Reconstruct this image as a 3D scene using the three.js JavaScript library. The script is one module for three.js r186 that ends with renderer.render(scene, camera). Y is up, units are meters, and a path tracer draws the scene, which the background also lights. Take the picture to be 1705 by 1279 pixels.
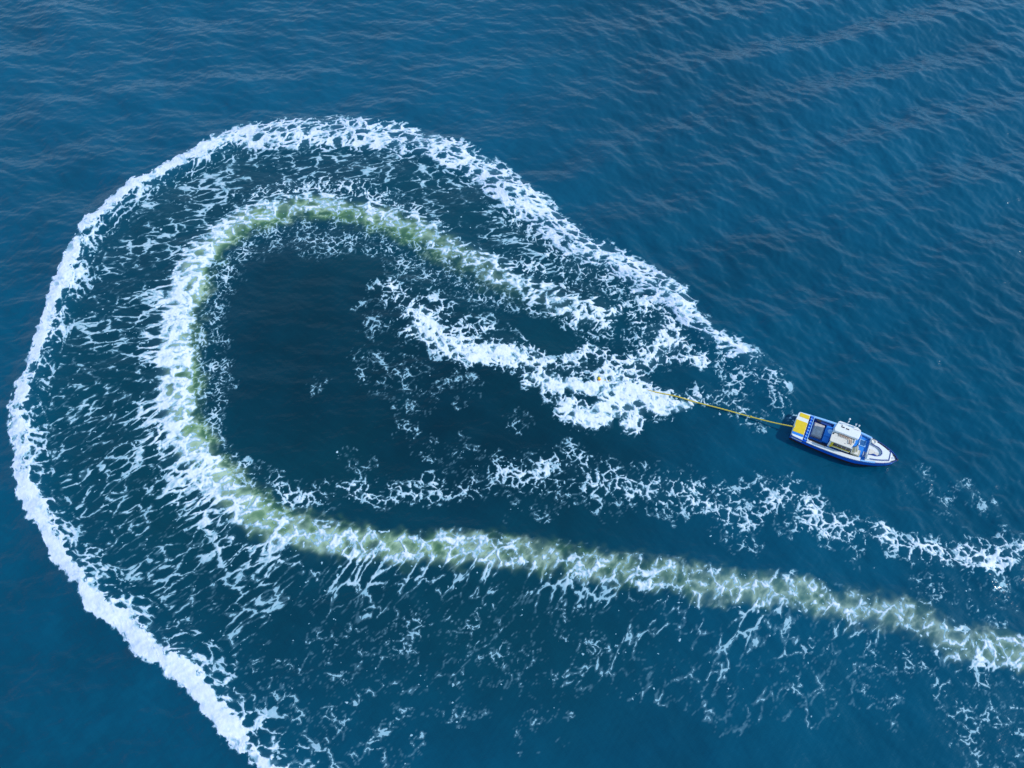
import * as THREE from 'three';
import { RoundedBoxGeometry } from 'three/addons/geometries/RoundedBoxGeometry.js';
import { mergeGeometries } from 'three/addons/utils/BufferGeometryUtils.js';

// ---------------------------------------------------------------- camera, sky, sun, exposure
const scene = new THREE.Scene();
const camera = new THREE.PerspectiveCamera(45, 4 / 3, 0.5, 9000);
camera.position.set(0, 84, 48.497);            // a drone 84 m up, looking down at 60 degrees
camera.lookAt(0, 0, 0);
const renderer = new THREE.WebGLRenderer({ antialias: true });
renderer.toneMapping = THREE.LinearToneMapping;
renderer.toneMappingExposure = 1.07;
renderer.shadowMap.enabled = true;
const SUN_AZ = THREE.MathUtils.degToRad(99), SUN_EL = THREE.MathUtils.degToRad(39);   // azimuth from -z (away from the camera), positive to the right
const sunDir = new THREE.Vector3(Math.sin(SUN_AZ) * Math.cos(SUN_EL), Math.sin(SUN_EL), -Math.cos(SUN_AZ) * Math.cos(SUN_EL));
const sun = new THREE.DirectionalLight(new THREE.Color(1.0, 0.975, 0.94), 3.2);
sun.position.copy(sunDir).multiplyScalar(200);
sun.castShadow = true;
sun.shadow.radius = 5;
Object.assign(sun.shadow.camera, { left: -80, right: 80, top: 80, bottom: -80, near: 1, far: 400 });
sun.shadow.mapSize.set(2048, 2048);
scene.add(sun, sun.target);

// ---------------------------------------------------------------- noise
const hash = (x, y, s) => {
  let h = Math.imul(x, 374761393) ^ Math.imul(y, 668265263) ^ Math.imul(s, 1274126177);
  h = Math.imul(h ^ (h >>> 15), 2246822519); h = Math.imul(h ^ (h >>> 13), 3266489917);
  return (h ^ (h >>> 16)) >>> 0;
};
const rnd = (x, y, s) => hash(x, y, s) / 4294967296;
const GX = [], GY = [];
for (let k = 0; k < 32; k++) { GX.push(Math.cos(k * Math.PI / 16)); GY.push(Math.sin(k * Math.PI / 16)); }
function noise(x, y, s) {                         // gradient noise, about -0.7 .. 0.7
  const i = Math.floor(x), j = Math.floor(y), fx = x - i, fy = y - j;
  const u = fx * fx * fx * (fx * (fx * 6 - 15) + 10), v = fy * fy * fy * (fy * (fy * 6 - 15) + 10);
  const a = hash(i, j, s) & 31, b = hash(i + 1, j, s) & 31, c = hash(i, j + 1, s) & 31, d = hash(i + 1, j + 1, s) & 31;
  const na = GX[a] * fx + GY[a] * fy, nb = GX[b] * (fx - 1) + GY[b] * fy, nc = GX[c] * fx + GY[c] * (fy - 1), nd = GX[d] * (fx - 1) + GY[d] * (fy - 1);
  return na + u * (nb - na) + v * (nc - na + u * (na - nb - nc + nd));
}
const fbm = (x, y, s, n = 3) => { let a = 1, t = 0; for (let k = 0; k < n; k++) { t += a * noise(x, y, s + k); x = x * 2.03 + 7.1; y = y * 2.03 - 3.7; a *= 0.52; } return t; };
const cell = { f1: 0, f2: 0, id: 0 };
function worley(x, y, s) {
  const i = Math.floor(x), j = Math.floor(y); let f1 = 9, f2 = 9, id = 0;
  for (let a = -1; a < 2; a++) for (let b = -1; b < 2; b++) {
    const h = hash(i + a, j + b, s), px = i + a + (h & 65535) / 65536 - x, py = j + b + (h >>> 16) / 65536 - y, d = px * px + py * py;
    if (d < f1) { f2 = f1; f1 = d; id = h; } else if (d < f2) f2 = d;
  }
  cell.f1 = Math.sqrt(f1); cell.f2 = Math.sqrt(f2); cell.id = id;
  return cell.f2 - cell.f1;
}
const clamp = (x, a = 0, b = 1) => x < a ? a : x > b ? b : x;
const sstep = (a, b, x) => { const t = clamp((x - a) / (b - a)); return t * t * (3 - 2 * t); };
const lerp = (a, b, t) => a + (b - a) * t;
const rot = (a) => [Math.cos(a), Math.sin(a)];
const gauss = (x) => Math.exp(-x * x);

// ---------------------------------------------------------------- sky
{
  const W = 512, Hh = 256, data = new Float32Array(W * Hh * 4);
  for (let j = 0; j < Hh; j++) for (let i = 0; i < W; i++) {
    const el = ((j + 0.5) / Hh - 0.5) * Math.PI, az = (i + 0.5) / W * 2 * Math.PI;
    const k = (j * W + i) * 4, up = Math.max(Math.sin(el), 0);
    const dx = Math.cos(el) * Math.cos(az), dz = Math.cos(el) * Math.sin(az);
    const pale = 1 - 0.95 * sstep(0.1, 0.9, up);
    let r = lerp(0.09, 0.56, pale), g = lerp(0.26, 0.90, pale), b = lerp(0.58, 1.24, pale);
    const q = 1.4 / (up + 0.22);
    const c = sstep(0.02, 0.55, fbm(dx * q + 4, dz * q + 9, 900, 4) + 0.12) * sstep(0, 0.12, up) * sstep(0.9, 0.55, up) * 0.6;
    r = lerp(r, 0.80, c); g = lerp(g, 0.92, c); b = lerp(b, 1.08, c);
    if (el < 0) { r = 0.05; g = 0.14; b = 0.22; }
    data[k] = r; data[k + 1] = g; data[k + 2] = b; data[k + 3] = 1;
  }
  const t = new THREE.DataTexture(data, W, Hh, THREE.RGBAFormat, THREE.FloatType);
  t.mapping = THREE.EquirectangularReflectionMapping; t.magFilter = THREE.LinearFilter; t.minFilter = THREE.LinearFilter; t.needsUpdate = true;
  scene.background = t; scene.environment = t;
}

// ---------------------------------------------------------------- the paths that the foam follows, in metres on the water (x, z, then widths and strengths)
class Path {
  constructor(rows) {
    const n = rows.length, m = rows[0].length, o = this.o = [];
    for (let i = 0; i < n - 1; i++) {
      const p0 = rows[Math.max(i - 1, 0)], p1 = rows[i], p2 = rows[i + 1], p3 = rows[Math.min(i + 2, n - 1)];
      const c = Math.max(2, Math.ceil(Math.hypot(p2[0] - p1[0], p2[1] - p1[1]) / 0.6));
      for (let k = 0; k < c; k++) {
        const t = k / c, r = [];
        for (let a = 0; a < m; a++) r.push(a < 2
          ? 0.5 * (2 * p1[a] + (p2[a] - p0[a]) * t + (2 * p0[a] - 5 * p1[a] + 4 * p2[a] - p3[a]) * t * t + (3 * p1[a] - p0[a] - 3 * p2[a] + p3[a]) * t * t * t)
          : lerp(p1[a], p2[a], t));
        o.push(r);
      }
    }
    o.push(rows[n - 1].slice());
    this.s = [0];
    for (let i = 1; i < o.length; i++) this.s.push(this.s[i - 1] + Math.hypot(o[i][0] - o[i - 1][0], o[i][1] - o[i - 1][1]));
    this.nx = 200; this.nz = 150; this.g = new Int16Array(this.nx * this.nz);      // nearest point for every cell of a coarse grid
    for (let j = 0; j < this.nz; j++) for (let i = 0; i < this.nx; i++) {
      const x = -80 + (i + 0.5) * 0.8, z = -68 + (j + 0.5) * 0.8; let b = 1e9, q = 0;
      for (let k = 0; k < o.length; k++) { const d = (o[k][0] - x) ** 2 + (o[k][1] - z) ** 2; if (d < b) { b = d; q = k; } }
      this.g[j * this.nx + i] = q;
    }
    this.p = new Float64Array(m); this.d = 0; this.along = 0;
  }
  near(x, z) {                                   // sets d (signed: + inside the turn), along, p (the row there)
    const i = clamp(Math.floor((x + 80) / 0.8), 0, this.nx - 1), j = clamp(Math.floor((z + 68) / 0.8), 0, this.nz - 1);
    const q = this.g[j * this.nx + i], o = this.o; let best = 1e9, bi = 0, bt = 0, sg = 1;
    for (let k = Math.max(q - 3, 0); k < Math.min(q + 3, o.length - 1); k++) {
      const ax = o[k][0], az = o[k][1], tx = o[k + 1][0] - ax, tz = o[k + 1][1] - az, rx = x - ax, rz = z - az;
      const t = clamp((rx * tx + rz * tz) / (tx * tx + tz * tz)), d = (rx - t * tx) ** 2 + (rz - t * tz) ** 2;
      if (d < best) { best = d; bi = k; bt = t; sg = tx * rz - tz * rx < 0 ? -1 : 1; }
    }
    this.d = sg * Math.sqrt(best); this.along = lerp(this.s[bi], this.s[bi + 1], bt);
    for (let a = 2; a < this.p.length; a++) this.p[a] = lerp(o[bi][a], o[bi + 1][a], bt);
    return this;
  }
}
// outer line: half width outside, half width inside, strength (above 1 is solid), width of the ragged spill inside
const outer = new Path([
  [-16.58, 40.04,1.5,1.4,1.35,3], [-18.77, 38.42,1.5,1.4,1.35,3], [-21.53, 36.63,1.4,1.4,1.35,3], [-23.73, 34.85,1.4,1.4,1.35,3], [-26.34, 32.11,1.4,1.4,1.35,3], [-29.16, 29.55,1.3,1.5,1.35,3], [-32.75, 27.54,1.3,1.4,1.35,3], [-35.11, 25.27,1.1,1.2,1.35,3], [-37.94, 23.61,1.2,1.3,1.35,3],
  [-40.19, 21.05,1.2,1.4,1.35,3], [-42.90, 18.42,1.1,1.1,1.35,3], [-44.94, 15.52,1.1,1.3,1.35,3], [-48.16, 10.98,1.1,1.1,1.35,3], [-49.68, 7.03,1.1,1.2,1.35,3], [-50.72, 3.60,1.0,1.2,1.35,3], [-50.97, 0.04,1.0,1.2,1.35,3], [-50.79, -4.41,1.0,1.2,1.3,3], [-50.68, -8.05,1.0,1.2,1.25,3.5],
  [-50.35, -12.63,1.1,1.7,1.15,4], [-50.10, -16.06,1.0,1.4,1.2,4], [-49.53, -20.67,.9,1.0,1.3,4], [-47.94, -23.55,.9,1.2,1.3,4], [-45.41, -26.98,.8,.8,1.3,4], [-42.71, -29.36,.8,.9,1.3,4], [-39.13, -32.08,.9,1.1,1.2,4], [-34.71, -35.28,1.3,1.6,1.0,4], [-31.40, -35.48,1.8,2.0,.9,4],
  [-27.98, -35.48,2.4,2.2,.84,3], [-21.78, -35.89,2.5,2.0,.86,3], [-14.55, -34.67,2.4,1.9,.86,3], [-8.86, -33.07,2.0,1.8,.86,3], [-3.15, -29.55,2.0,1.9,.88,3], [-0.18, -26.32,1.9,2.2,.88,3], [2.65, -23.92,1.9,2.2,.86,2.5], [5.32, -20.67,1.6,1.9,.84,2], [7.86, -18.04,1.5,1.9,.86,2], [11.21, -16.49,1.5,1.8,.88,1.5], [15.39, -13.13,1.6,1.8,.9,2],
  [17.79, -11.32,1.6,2.0,.9,2], [19.42, -8.92,1.0,1.2,.8,1], [21.56, -6.25,.7,.8,.78,.6], [23.62, -4.49,.9,.9,.70,.6], [25.37, -3.06,.8,.8,.62,.6], [26.79, -1.79,.7,.7,.5,.5], [28.37, 0.40,.4,.4,.25,.3]]);
const A_END = outer.s[outer.s.length - 1];
// the churned trail: core strength, milkiness, length of the strands outside, width of the lace inside
const trail = new Path([
  [50.38, 29.81,.75,.8,3.5,.5], [45.87, 27.86,.78,.8,3.5,.5], [43.04, 27.33,.72,.75,3.5,.5], [40.18, 26.90,.72,.65,3.5,.5], [35.81, 24.28,.45,.7,4,.8], [30.98, 23.61,.58,.75,5,.8], [26.18, 22.20,.62,.8,5,.8], [22.64, 22.03,.66,.8,5,.8], [15.22, 20.88,.64,.75,5,.8], [8.88, 19.89,.6,.7,4.5,.8], [2.53, 18.71,.66,.8,4.5,1], [-1.51, 18.24,.7,.85,5,1],
  [-7.21, 17.94,.74,.95,6,1], [-12.93, 17.70,.76,1,7,1], [-18.74, 16.74,.78,1,8,1], [-23.22, 15.39,.82,1,9,1.5], [-26.83, 12.90,.84,1,9,2.5], [-29.94, 10.01,.86,1,9,3.5], [-32.24, 7.03,.86,1,9,4.5], [-33.76, 4.29,.88,1,8.5,5], [-34.89, 0.04,.9,1,8,5.3], [-35.63, -4.41,.94,1,7.5,5.5], [-36.01, -9.07,.96,1,7,5.5],
  [-35.92, -13.54,.96,.95,6,5.5], [-34.81, -17.78,.92,.95,5,5.5], [-32.53, -20.85,.82,1,4,6], [-29.00, -23.10,.66,1,3.5,6.5], [-24.92, -24.28,.56,.95,3,7], [-20.65, -24.01,.52,.9,3,7], [-14.90, -22.46,.54,.9,3,7], [-10.59, -20.40,.56,.8,3,7], [-6.33, -17.35,.6,.6,3,6], [-2.20, -14.63,.62,.36,3,5], [1.17, -12.30,.62,.16,3,4], [5.12, -9.87,.66,.05,2.5,2], [9.68, -8.68,.7,0,2,1], [12.00, -9.07,.3,0,1,.5]]);
// looser bands: half width, strength
const bands = [
  ['inner', [[-26.66, 10.01,1.2,.5], [-24.40, 11.31,1.4,.55], [-20.69, 12.77,1.2,.5], [-16.30, 12.01,1.1,.56], [-11.91, 12.39,1.1,.5], [-8.06, 11.76,1.2,.56], [-4.51, 11.76,1.1,.46], [-0.98, 10.34,1.7,.5], [2.65, 10.08,2.0,.58], [6.41, 9.81,2.2,.58], [8.80, 10.98,2.0,.58], [11.97, 11.50,1.7,.62], [14.89, 11.95,1.9,.62], [18.57, 12.77,1.9,.62], [22.38, 14.28,2.0,.58], [25.70, 13.03,2.1,.56], [28.74, 14.16,2.2,.62], [31.04, 16.01,1.3,.7], [33.82, 16.25,1.1,.56], [35.45, 16.74,1.2,.84], [36.94, 17.82,.9,.56], [38.38, 18.30,1.2,.7], [40.74, 18.65,1.3,.72], [43.47, 18.65,1.3,.74], [45.19, 19.01,1.3,.74], [47.37, 18.30,1.3,.68], [52.92, 17.82,1.3,.68]]],
  ['spray', [[-14.21, -12.47,1.2,.5], [-11.94, -10.27,1.5,.55], [-10.02, -8.92,1.5,.78], [-8.46, -6.10,1.4,.95], [-5.29, -4.04,1.2,1.15], [-1.44, -3.66,1.1,1.25], [0.99, -3.36,1.2,1.1], [2.71, -2.76,1.0,.8], [4.60, -2.02,.9,.6], [6.83, -2.16,1.3,.62], [8.38, -1.28,.8,.6]]],
  ['spray', [[-0.16, -2.02,.6,.5], [1.74, -0.98,.8,.8], [3.31, -0.55,.9,1.15], [5.49, 0.18,.8,1.3], [8.31, 0.40,.8,1.2], [9.89, 0.04,1.2,1.1], [11.42, 0.76,2.2,1.0], [12.93, 1.62,1.8,1.0], [14.45, 2.05,1.5,1.1], [15.98, 2.33,1.2,1.2], [17.35, 2.33,.5,1.15], [18.87, 2.05,.4,1.2], [19.32, 1.83,.2,.8]]],
  ['spray', [[4.52, 1.48,.9,.6], [6.03, 3.18,1.2,1.0], [8.16, 3.87,1.2,1.25], [9.86, 3.03,1.6,1.1], [11.33, 2.33,1.7,1.0], [12.30, 3.60,1.3,1.1], [12.10, 4.85,.7,.9]]],
  ['spray', [[7.86, -4.04,1.4,.55], [9.43, -3.51,1.2,.66], [10.67, -2.76,1.2,.74], [10.74, -1.57,1.2,.85], [11.80, -0.40,1.5,.95]]],
  ['spray', [[15.05, -10.27,1.6,.6], [15.99, -7.11,1.6,.74], [17.25, -5.18,1.4,.78], [18.39, -3.51,1.0,.72], [20.54, -2.68,.7,.6]]],
  ['spray', [[17.03, -6.33,1.2,.66], [14.87, -3.51,1.5,.74], [13.05, -2.16,1.3,.74], [12.13, -0.55,1.2,.85]]],
  ['spray', [[13.17, -2.02,.5,.5], [13.81, -0.33,.4,.8], [14.52, 1.12,.5,.8]]],
  ['spray', [[5.80, -10.68,1.6,.55], [7.60, -9.07,1.6,.78], [9.67, -8.44,1.2,.78], [11.67, -9.07,.6,.7]]],
  ['spray', [[-10.79, -11.08,1.5,.46], [-8.06, -9.07,1.6,.48], [-4.70, -6.33,1.8,.55], [-0.16, -4.79,1.5,.55]]],
  ['fleck', [[19.08, 1.12,.9,.4], [20.36, 2.05,1.0,.5], [21.90, 2.19,1.1,.46], [23.89, 3.60,.8,.44], [25.03, 4.29,.8,.3]]],
  ['fleck', [[21.75, 0.76,1.0,.3], [24.65, 0.04,.9,.44], [27.25, -0.55,.9,.42], [27.40, 1.48,.8,.36], [28.52, 3.60,1,.3]]],
  ['fleck', [[-32.44, -24.93,1.2,.42], [-29.37, -25.86,1.5,.5], [-25.20, -26.79,1.6,.56], [-20.94, -27.07,1.6,.58], [-17.27, -25.86,1.5,.54], [-13.59, -24.01,1.5,.56], [-10.66, -21.92,1.4,.5], [-8.16, -20.40,1.2,.5]]],
  ['fleck', [[-0.18, -22.64,1.2,.45], [3.28, -19.08,1.3,.5], [7.28, -15.22,1.5,.6], [9.93, -13.96,1.3,.55]]],
  ['fleck', [[0.51, -15.64,1.2,.4], [2.54, -14.80,1.2,.62], [3.18, -12.72,1.2,.6], [4.78, -9.47,1.1,.55]]],
  ['fleck', [[6.89, -13.54,1.4,.34], [10.50, -11.90,1.6,.36], [13.97, -9.07,1.5,.44], [16.12, -7.11,1.2,.44]]],
  ['fleck', [[8.62, -6.87,1.2,.3], [12.09, -5.18,1.4,.36], [15.03, -5.56,1.3,.44]]],
  ['fleck', [[20.12, -4.79,1.2,.4], [23.03, -2.16,1.2,.42], [24.88, 0.76,1.1,.34]]],
  ['fleck', [[40.40, 35.57,2.5,.14], [44.15, 33.12,2.5,.18], [47.87, 31.10,2.5,.18]]],
].map(([kind, rows]) => ({ kind, path: new Path(rows) }));
// loose patches of flecks: radius, strength
const patches = [[-15.36, -8.28,2.2,.42], [-14.56, -3.66,3,.42], [-11.88, -1.57,3,.4], [-14.69, -1.06,1.4,.42], [-9.51, 1.48,3,.34], [-20.26, 0.04,1.5,.34], [-10.54, 5.33,1.6,.44], [-8.31, 7.36,2,.38], [-5.16, 0.76,2.5,.34], [-15.72, 9.03,2,.3], [-5.56, 8.36,3,.3], [0.46, 4.29,2,.3], [40.93, 11.50,2.2,.36], [43.25, 12.90,3,.36], [46.45, 14.16,2,.36],
  [44.93, 22.20,3,.44], [39.49, 21.63,2.5,.4], [46.98, 20.76,2,.4], [20.61, 16.01,2,.44], [22.18, 17.22,2,.4], [22.61, -4.04,1.6,.42], [14.46, 13.53,2,.38], [8.65, 12.90,2.5,.36], [2.20, 12.90,3,.38], [32.27, 18.42,2,.36], [36.96, 27.97,2.2,.5], [41.94, 29.55,3,.42], [38.78, 31.61,2.5,.36], [32.99, 29.03,2,.36], [30.56, 4.29,1,.2],
  [-21.44, 29.55,5,.28], [-18.11, 25.82,5,.3], [-13.84, 24.72,5,.3], [-8.82, 26.36,5,.3], [-15.33, 32.11,5,.24], [-10.90, 35.57,4,.24], [-17.06, 35.57,4,.26], [-3.95, 25.82,5,.28], [1.49, 26.90,5,.24], [6.97, 25.27,5,.28], [12.89, 26.36,5,.26], [18.74, 27.44,5,.24], [25.67, 27.97,5,.24], [31.19, 30.07,5,.22], [-4.88, 31.10,6,.14], [2.49, 32.11,6,.14], [10.29, 33.12,6,.12], [20.77, 32.62,6,.12]];

// ---------------------------------------------------------------- what the water is like at a point: foam strength, foam pattern, milkiness
const at = { D: 0, L: 0, kind: 0, milk: 0, green: 0, calm: 0, ring: 0, ridge: 0 };
const KINDS = ['outer', 'trail', 'strands', 'inner', 'spray', 'fleck'];
const vein = (x, y, s) => 1 - Math.abs(noise(x, y, s)) * 3.2;      // 1 along wandering threads
function lace(u, v, s, clump = 0.30) {                          // bubbles and threads: about -0.5 .. 1.3
  const wu = u + 0.30 * noise(u * 0.8, v * 0.8, s) + 0.13 * noise(u * 2.3, v * 2.3, s + 1) + 0.085 * noise(u * 5.2, v * 5.2, s + 9), wv = v + 0.30 * noise(u * 0.8 + 31, v * 0.8, s + 2) + 0.13 * noise(u * 2.3, v * 2.3 + 17, s + 3) + 0.085 * noise(u * 5.2, v * 5.2 + 7, s + 10);
  const c1 = clamp(1 - worley(wu * 0.95, wv * 0.95, s + 4) / 0.40, -0.5, 1), c2 = clamp(1 - worley(wu * 2.5, wv * 2.5 + 3, s + 5) / 0.46, -0.5, 1);
  const v1 = vein(wu * 0.75, wv * 0.75, s + 11), v2 = vein(wu * 1.9 + 4, wv * 1.9, s + 12);
  const patch = noise(u * 0.45, v * 0.45, s + 7) + 0.7 * noise(u * 1.3, v * 1.3, s + 8) + 0.3 * noise(u * 4.2, v * 4.2, s + 13);
  const big = Math.max(c1, 0.92 * v1), small = Math.max(c2, v2);
  return 0.52 * big + 0.20 * small * (0.5 + 0.5 * clamp(big + 0.3)) + 0.1 + clump * patch;
}
const share = new Float32Array(512);              // how much of the surface lies under each level of that pattern, so that strengths are shares of cover
{ const N = 24000; for (let k = 0; k < N; k++) share[clamp(Math.floor((lace(rnd(k, 1, 71) * 90, rnd(k, 2, 72) * 90, 101) + 1) * 170), 0, 511)] += 1 / N; for (let k = 1; k < 512; k++) share[k] += share[k - 1]; }
const rank = (L) => { const q = clamp((L + 1) * 170, 0, 510.99), k = Math.floor(q); return lerp(share[Math.max(k - 1, 0)], share[k], q - k); };
function probe(x, z) {
  const A = outer.near(x, z), dA = A.d, pA = A.p, sA = A.along, T = trail.near(x, z), dT = T.d, pT = T.p, sT = T.along;
  const beyond = dT < 0 && sA > A_END - 40 && sT < 60;
  let D = 0, kind = 1;
  const wob = 0.62 * noise(sA * 0.38, 3.3, 11) + 0.42 * noise(sA * 1.1, 7.1, 12) + 0.34 * fbm(x * 1.5, z * 1.5, 13, 4);
  // outer line
  const solid = sstep(0.95, 1.2, pA[4]);
  const so = lerp(1.0, 0.4, solid);
  let eo = dA + pA[2] * lerp(1, 0.52, solid) + wob * lerp(0.5, 1.0, solid), ei = pA[3] * lerp(1, 0.46, solid) - dA + 0.9 * wob;
  let Do = pA[4] * (1 - 0.36 * solid * sstep(0.12, 0.5, noise(sA * 0.16, 5.5, 15) + 0.5 * noise(x * 0.5, z * 0.5, 16))) * lerp(0.7, 1, solid) * sstep(-so, lerp(0.5, 0.12, solid), eo) * sstep(-1.0, 0.35, ei + 0.7 * noise(x * 0.8 + 5, z * 2.1, 14));
  const spill = dA > 0 ? 0.34 * Math.min(1, pA[4]) * sstep(pA[3] + pA[5] * 1.25, pA[3] * 0.4, dA) : 0;
  Do = Math.max(Do, spill);
  if (Do > D) { D = Do; kind = 0; }
  // churned trail
  const w1 = 1.55 + 0.5 * sstep(60, 95, sT) * sstep(190, 150, sT) + 0.5 * noise(sT * 0.25, 1.1, 21), core = pT[2];
  const endT = sstep(0, 3, sT) * sstep(trail.s[trail.s.length - 1], trail.s[trail.s.length - 1] - 2, sT);
  const turn = sstep(60, 95, sT);
  let Dt = lerp(0.62, 0.82, turn) * core * sstep(w1 + 0.7, w1 - 0.9, dT + 0.55 * turn) * sstep(-w1 - 1.2, -w1 + 0.6, dT) * endT;
  if (Dt > D) { D = Dt; kind = 1; }
  // strands outside it, drawn out across the trail
  if (dT < -0.5) {
    const q = -dT / pT[4];
    const left = sstep(58, 92, sT);
    let Ds = Math.max((0.52 * core) * sstep(lerp(1.0, 1.25, left), -0.1, q), lerp(0.065, 0.16, left) * sstep(lerp(21, 30, left), lerp(4, 8, left), -dT + 3 * noise(x * 0.2, z * 0.2, 33)) * sstep(6, 30, sT)) * endT;
    if (!beyond && dA < 0.2) Ds *= sstep(-0.4, 0.2, dA);
    if (Ds > D) { D = Ds; kind = 2; }
  } else if (dT > 0.3) {                          // fine lace inside it
    const q = dT / pT[5];
    const Di = 0.23 * sstep(1.12 + 0.8 * noise(sT * 0.12, 9, 31) + 0.3 * noise(x * 0.6, z * 0.6, 32), 0.62, q) * lerp(0.72, 1, sstep(0.4, 0.85, q)) * endT;
    if (Di > D) { D = Di; kind = 2; }
  }
  let bandKind = -1, bandD = 0;
  for (let k = 0; k < bands.length; k++) {
    const b = bands[k].path, q = b.g[clamp(Math.floor((z + 68) / 0.8), 0, b.nz - 1) * b.nx + clamp(Math.floor((x + 80) / 0.8), 0, b.nx - 1)];
    if ((b.o[q][0] - x) ** 2 + (b.o[q][1] - z) ** 2 > 30) continue;
    b.near(x, z);
    const w = b.p[2] * (bands[k].kind === 'spray' ? 1.15 : 1) * (1 + 0.5 * noise(b.along * 0.5, k * 3.1, 41)), e = (Math.abs(b.d) + 0.75 * fbm(x * 0.8, z * 0.8, 43, 4)) / w;
    const Db = (b.p[3] > 0.9 ? b.p[3] * 0.80 : b.p[3] * lerp(bands[k].kind === 'inner' ? 0.5 : 0.62, 1, sstep(0.6, 0.9, b.p[3]))) * sstep(1.75, 0.35, e);
    if (Db > bandD) { bandD = Db; bandKind = KINDS.indexOf(bands[k].kind); }
  }
  if (bandD > D * 0.98 && bandKind >= 0) { D = bandD; kind = bandKind; }
  for (const p of patches) {
    const r = Math.hypot(x - p[0], (z - p[1]) * 1.15) / p[2] + 0.9 * fbm(x * 0.35, z * 0.35, 51, 3);
    if (r < 1.5) { const Dp = 0.24 * p[3] * sstep(1.5, 0.2, r); if (Dp > D) { D = Dp; kind = 5; } }
  }
  at.D = D; at.kind = kind;
  at.dT = dT; at.sT = sT; at.dA = dA; at.sA = sA; at.core = core; at.milkT = pT[3]; at.inW = pT[5]; at.endT = endT; at.solid = solid; at.turn = turn; at.beyond = beyond;
  return at;
}
const STRAND = [0.12, 0.62, 0.95];
function pattern(x, z) {                         // after probe(x, z)
  const s = at.sT, d = at.dT;
  if (at.kind === 0) return at.solid > 0.5 && at.D > 0.8 ? lace(x * 0.7, z * 0.7, 101) : lace(at.sA * 0.62 + 0.25 * at.dA, at.dA * 0.8, 111);
  if (at.kind === 2 && d > 0) return lace(x * 1.35, z * 1.35, 131, 0.26);
  if (at.kind <= 2) {
    // threads lie level on the left of the loop and turn steeper along the trail below it; in the trail itself they close to cells
    const cells = sstep(-2.6, -0.4, d), j = 5 * noise(x * 0.12, z * 0.12, 145), q = sstep(112, 82, s + j) + sstep(82, 60, s + j), lo = Math.min(Math.floor(q), 1), t = sstep(0.25, 0.75, q - lo);
    const one = (k) => { const [c, w] = rot(STRAND[k]), al = x * c - z * w, ac = x * w + z * c; return lace(ac * 0.80, al * 0.38, 141 + 20 * k, 0.24); };
    const L = t < 0.001 ? one(lo) : t > 0.999 ? one(lo + 1) : lerp(one(lo), one(lo + 1), t);
    return cells > 0.01 ? lerp(L, lace(x * 0.62, z * 0.62, 121, 0.2), 0.55 * cells) : L;
  }
  if (at.kind === 3) return lace(x * 0.95, z * 0.95, 151);
  if (at.kind === 4) return lace(x * 0.95, z * 0.95, 161, 0.42);
  return lace(x * 1.1, z * 1.1, 171);
}
const foamValue = (D, L) => D + rank(L) - 1;

// ---------------------------------------------------------------- sea: swell, wind waves and ripples
function ripples(x, z, a, s, stretch, len) {      // short crests lying along direction a
  const [c, q] = rot(a), wx = x + 0.5 * noise(x * 0.35, z * 0.35, s + 5), wz = z + 0.5 * noise(x * 0.35 + 9, z * 0.35, s + 6);
  const al = (wx * c + wz * q) / (len * stretch), ac = (-wx * q + wz * c) / len;
  return noise(al, ac, s) ;
}
function waveHeight(x, z) {
  const right = sstep(-8, 22, x), far = sstep(8, -40, z), p = at;
  const inside = p.dA > 0 ? sstep(0, 3, p.dA) : 0;
  const calm = lerp(1, 0.55, inside);
  // swell: long low crests, stronger far off
  const [c1, s1] = rot(0.32), wv = 6 * noise(x * 0.02, z * 0.02, 201) + 1.6 * noise(x * 0.09, z * 0.09, 202);
  const ph = (-x * -s1 + z * c1 + wv);
  let h = 0.46 * Math.sin(ph * 2 * Math.PI / 9.5) * far * lerp(0.45, 1, right) * (0.6 + noise(x * 0.03, z * 0.05, 203));
  const [c2, s2] = rot(0.75);
  h += 0.2 * Math.sin((x * -s2 + z * c2 + wv) * 2 * Math.PI / 11 + 1) * far * (1 - right) * sstep(-15, -45, x);
  h += 0.42 * noise(x * 0.1 + z * 0.03, z * 0.17, 204) * calm;
  // wind waves: crests lie level on the left, slope down to the right on the right
  const aL = 0.05, aR = 0.86;
  const L = (1 - right), R = right;
  if (L > 0.01) h += L * calm * 1.5 * (0.16 * ripples(x, z, aL, 211, 2.6, 1.7) + 0.085 * ripples(x, z, aL + 0.25, 212, 2.4, 0.9) + 0.04 * ripples(x, z, aL - 0.2, 213, 2, 0.5));
  if (R > 0.01) h += R * calm * 1.5 * (0.20 * ripples(x, z, aR, 221, 2.6, 1.9) + 0.10 * ripples(x, z, aR - 0.3, 222, 2.4, 1.0) + 0.045 * ripples(x, z, aR + 0.25, 223, 2, 0.55) + 0.05 * ripples(x, z, 0, 224, 3, 0.9));
  // the wake's own relief
  h += 0.40 * gauss((p.dA - 0.4) / 1.8) * sstep(0, 6, p.sA) + p.endT * (0.22 * gauss(p.dT / 2) - 0.16 * gauss((p.dT - 4) / 2.2));
  return h;
}
const X0 = -73, X1 = 73, Z0 = -64, Z1 = 40, NX = 1080, NZ = 800;
const DX = (X1 - X0) / NX, DZ = (Z1 - Z0) / NZ;
const heights = new Float32Array((NX + 1) * (NZ + 1)), tone = new Float32Array((NX + 1) * (NZ + 1) * 3);
const PAD = 26, grow = (k) => 0.35 * (Math.pow(1.33, k) - 1) * 3;   // the sheet goes on to the horizon in ever wider steps
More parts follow.
